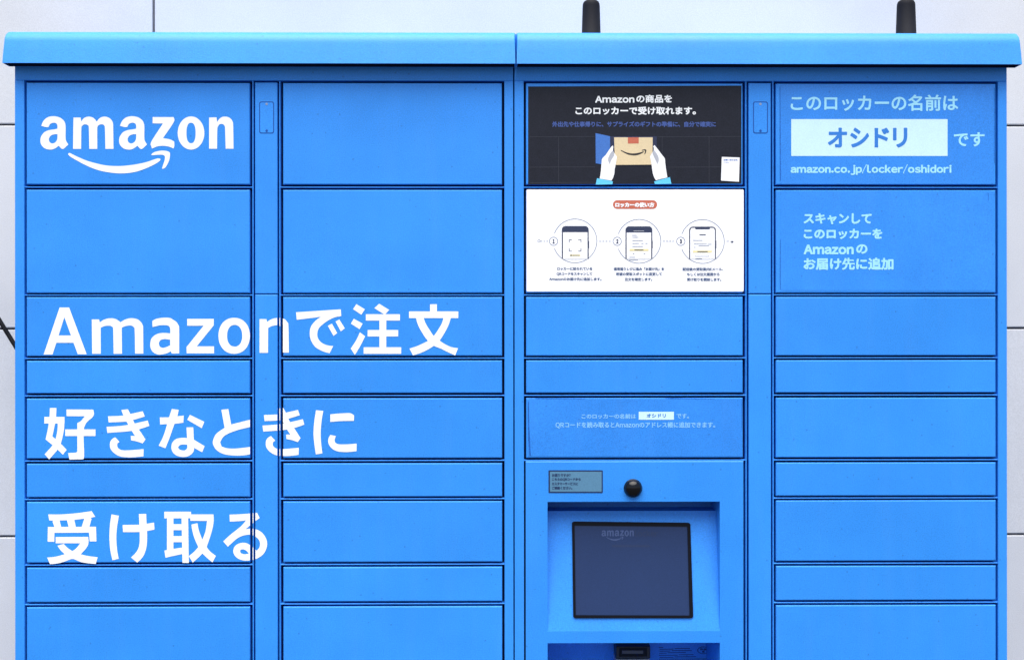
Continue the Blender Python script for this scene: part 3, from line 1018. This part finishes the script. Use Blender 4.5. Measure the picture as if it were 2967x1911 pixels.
mb.poly([(x0, DB, zt), (x1, DB, zt), (x1, DB, zp), (x0, DB, zp)], bl)               # shaded back strip
mb.poly([(x0, DB, zp), (x1, DB, zp), (x1, DT, zp), (x0, DT, zp)], bl)
mb.poly([(x0, DT, zp), (x1, DT, zp), (x1, 0, zb), (x0, 0, zb)], bl)                 # sloping face
for xx in (x0, x1):
    mb.poly([(xx, 0, zt), (xx, DB, zt), (xx, DB, zp), (xx, DT, zp), (xx, 0, zb)], bl)
SD = 0.16
zt2, zb2 = zz[3], zz[4]
mb.poly([(x0, 0, zt2), (x1, 0, zt2), (x1, SD, zt2), (x0, SD, zt2)], bl)
mb.poly([(x0, SD, zt2), (x1, SD, zt2), (x1, SD, zb2 + 0.004), (x0, SD, zb2 + 0.004)], bl)
mb.poly([(x0, SD, zb2 + 0.004), (x1, SD, zb2 + 0.004), (x1, 0, zb2), (x0, 0, zb2)], bl)
for xx in (x0, x1):
    mb.poly([(xx, 0, zt2), (xx, SD, zt2), (xx, SD, zb2 + 0.004), (xx, 0, zb2)], bl)
bmesh.ops.remove_doubles(mb.bm, verts=mb.bm.verts[:], dist=1e-5)
for f in mb.bm.faces:
    f.normal_update()
panel = mb.build('control_panel', right, Vector((X(1838), 0.0, Z(1690))), recalc=False)

# sloping plane: a point seen at (px, py), lifted off the face
pn = Vector((0, -(zp - zb), -DT)).normalized()
pn = Vector((0, -(zp - zb), DT)).normalized()


def slope(px, py, lift=0.0):
    d = RM @ Vector(((px - 1483.5) / FPX, -(py - 955.5) / FPX, -1.0))
    o0 = Vector((0, 0, zb)) + pn * lift
    t = (o0 - CAM).dot(pn) / d.dot(pn)
    return CAM + d * t


def quadpt(q, u, v):
    (ax, ay), (bx_, by), (cx, cy), (dx, dy) = q
    return ((ax * (1 - u) + bx_ * u) * (1 - v) + (dx * (1 - u) + cx * u) * v, (ay * (1 - u) + by * u) * (1 - v) + (dy * (1 - u) + cy * u) * v)


OQ = S7([(345, 758), (1013, 765), (1030, 1303), (352, 1303)])
IQ = S7([(360, 781), (996, 787), (1009, 1288), (366, 1286)])
mb = MB()
ro = [quadpt(OQ, u, v) for u, v in rrect(0, 0, 1, 1, 0.022, 5)]
ri = [quadpt(IQ, u, v) for u, v in rrect(0, 0, 1, 1, 0.008, 5)]
N = len(ro)
for i in range(N):
    j = (i + 1) % N
    T = 0.0032
    mb.poly([slope(*ro[i], 0.0), slope(*ro[j], 0.0), slope(*ro[j], T), slope(*ro[i], T)], M['bezel'])
    mb.poly([slope(*ro[i], T), slope(*ro[j], T), slope(*ri[j], T), slope(*ri[i], T)], M['bezel'])
    mb.poly([slope(*ri[i], T), slope(*ri[j], T), slope(*ri[j], 0.0004), slope(*ri[i], 0.0004)], M['bezel'])
bz = mb.build('screen_bezel', panel, origin_of(panel))
mb = MB()
mb.fill([ri], M['screen'], lambda px, py: slope(px, py, 0.0012))
lg = S7([(512, 808), (694, 866)])
put_logo(mb, M['screen_ink'], lambda px, py, l=0: slope(px, py, 0.0015 + l), (*lg[0], *lg[1]))
write(mb, 'locker', *bx(S7, 700, 832, 806, 843), M['screen_faint'], lambda px, py, l=0: slope(px, py, 0.0015 + l), 0.4)
mb.fill([S7(rrect(570, 890, 785, 902, 5))], M['screen_faint'], lambda px, py: slope(px, py, 0.0015))
for f in mb.bm.faces:
    f.normal_update()
    if f.normal.dot(pn) < 0:
        f.normal_flip()
mb.build('screen', panel, origin_of(panel), recalc=False)

# dome camera
mb = MB()
c0 = P(1834, 1413, 0.0)
R = 0.0180
ringn, ring_k = 36, 10
prev = None
prof = [(R * 1.04, 0.0), (R * 1.04, -0.0025), (R * 0.99, -0.004)] + [(R * 0.98 * math.cos(t * math.pi / 2 / ring_k), -0.004 - R * 0.72 * math.sin(t * math.pi / 2 / ring_k)) for t in range(0, ring_k)]
rows = []
for r_, y_ in prof:
    rows.append([mb.bm.verts.new((c0.x + r_ * math.cos(2 * math.pi * k / ringn), y_, c0.z + r_ * math.sin(2 * math.pi * k / ringn))) for k in range(ringn)])
for a, b in zip(rows, rows[1:]):
    for k in range(ringn):
        mb.bm.faces.new((a[k], a[(k + 1) % ringn], b[(k + 1) % ringn], b[k]))
tip = mb.bm.verts.new((c0.x, -0.004 - R * 0.72, c0.z))
for k in range(ringn):
    mb.bm.faces.new((rows[-1][k], rows[-1][(k + 1) % ringn], tip))
mb.mi(M['gloss'])
mb.build('dome_camera', panel, origin_of(panel), smooth=True)

# notice plate beside the dome
SN = crop(1560, 1340, 4.122)
mb = MB()
mb.fill([SN(rrect(121, 88, 769, 358, 9))], M['notice_ink'], lambda px, py: P(px, py, -0.0006))
mb.fill([SN(rrect(139, 105, 755, 343, 3))], M['notice'], lambda px, py: P(px, py, -0.0009))
for s, x1, y in (('お困りですか？', 385, 148), ('こちらのQRコードから', 505, 198), ('カスタマーサービスに', 470, 248), ('ご連絡ください。', 405, 299)):
    write(mb, s, *bx(SN, 162, x1, y - 18, y + 18), M['notice_ink'], front(-0.0012), 0.35)
dress(mb, panel, 'notice')

# barcode scanner and rating label in the lower slot
S8 = crop(1540, 1780, 3.985)
mb = MB()


def sb(q, ya, yb, m, bev=0.001):
    a, b, c, d = bx(S8, *q)
    p, r = P(a, d, ya), P(b, c, ya)
    mb.box((p.x, ya, p.z), (r.x, yb, r.z), m, bev, 2, True)


sb((978, 1372, 362, 505), 0.105, SD, M['scan'], 0.0018)
sb((1015, 1335, 382, 482), 0.1035, 0.1049, M['rubber'], 0.0006)
sb((1045, 1290, 410, 448), 0.1026, 0.1034, M['scan_glass'], 0.0004)
sb((972, 1366, 512, 600), 0.112, SD, M['grey'], 0.0015)
mb.build('barcode_scanner', panel, origin_of(panel))
mb = MB()
lf = lambda k: (lambda px, py, l=0.0: P(px, py, SD - 0.0005 - 0.0003 * k - l))
for i, (a, b, y) in enumerate(((1470, 1520, 372), (1480, 1640, 392), (1655, 1830, 384), (1478, 1600, 414), (1620, 1850, 408), (1475, 1560, 438), (1570, 1780, 432),
                               (1470, 1690, 462), (1700, 1870, 456), (1478, 1640, 486), (1650, 1900, 480), (1470, 2060, 506))):
    mb.fill([S8([(a, y), (b, y - 2), (b, y + 5), (a, y + 7)])], M['slot_ink'], lambda px, py: lf(0)(px, py))
mb.fill([S8(oval(1986, 408, 72, 42, 32)), S8(oval(1986, 408, 65, 36, 32))], M['slot_ink'], lambda px, py: lf(0)(px, py))
write(mb, 'PS', *bx(S8, 1950, 2022, 386, 408), M['slot_ink'], lf(0), 0.5)
write(mb, 'E', *bx(S8, 1972, 2000, 413, 434), M['slot_ink'], lf(0), 0.5)
dress(mb, panel, 'rating_label')

# ------------------------------------------------------------------ antennas on the right locker's roof
AY = 0.11
for pa, pb, pt0, pt1, ytop in ((1686, 1741, 1688.5, 1739, 2), (2597, 2654.5, 2599, 2651, 0.5)):
    zr = P(1483, 92, -0.033).z - 0.0005
    cx = (X(pa, AY) + X(pb, AY)) / 2
    rb, rt = (X(pb, AY) - X(pa, AY)) / 2 * 1.03, (X(pt1, AY) - X(pt0, AY)) / 2
    zt = P((pa + pb) / 2, ytop, AY).z
    prof = [(rb * 1.18, zr), (rb * 1.18, zr + 0.006), (rb, zr + 0.009), (rt * 0.995, zt - 0.013), (rt * 0.96, zt - 0.0075), (rt * 0.86, zt - 0.0035), (rt * 0.68, zt - 0.001), (rt * 0.4, zt)]
    mb = MB()
    rows = [[mb.bm.verts.new((cx + r_ * math.cos(2 * math.pi * k / 32), AY + r_ * math.sin(2 * math.pi * k / 32), z_)) for k in range(32)] for r_, z_ in prof]
    for a, b in zip(rows, rows[1:]):
        for k in range(32):
            mb.bm.faces.new((a[k], a[(k + 1) % 32], b[(k + 1) % 32], b[k]))
    mb.bm.faces.new(rows[-1])
    mb.mi(M['rubber'])
    mb.build('antenna', right, Vector((cx, AY, zr)), smooth=True)

# ------------------------------------------------------------------ cable down the wall at the left
CYY = 0.40
pts = [P(-300, 380, WY - 0.008), P(-260, 480, WY - 0.01), P(-130, 708, 0.45), P(0, 930, CYY), P(24, 969, CYY), P(48, 1008, CYY), P(115, 1118, 0.44), P(170, 1300, 0.53), P(185, 1600, 0.53)]
cv = bpy.data.curves.new('cable', 'CURVE')
cv.dimensions = '3D'
cv.bevel_depth = 0.0052
cv.bevel_resolution = 4
sp = cv.splines.new('BEZIER')
sp.bezier_points.add(len(pts) - 1)
for b_, p in zip(sp.bezier_points, pts):
    b_.co = p
    b_.handle_left_type = b_.handle_right_type = 'AUTO'
cv.materials.append(M['cable'])
tmp = bpy.data.objects.new('cable_path', cv)
COL.objects.link(tmp)
dg = bpy.context.evaluated_depsgraph_get()
dg.update()
cme = bpy.data.meshes.new_from_object(tmp.evaluated_get(dg))
bpy.data.objects.remove(tmp)
bpy.data.curves.remove(cv)
for f in cme.polygons:
    f.use_smooth = True
cab = bpy.data.objects.new('cable', cme)
COL.objects.link(cab)
tag(cab, 'black cable hanging in front of the pale wall at the left of the lockers', 'cable')

# doors settle a hair out of true
for k, o in doors.items():
    settle(o)
for o, r in LATER:
    o.rotation_euler = r
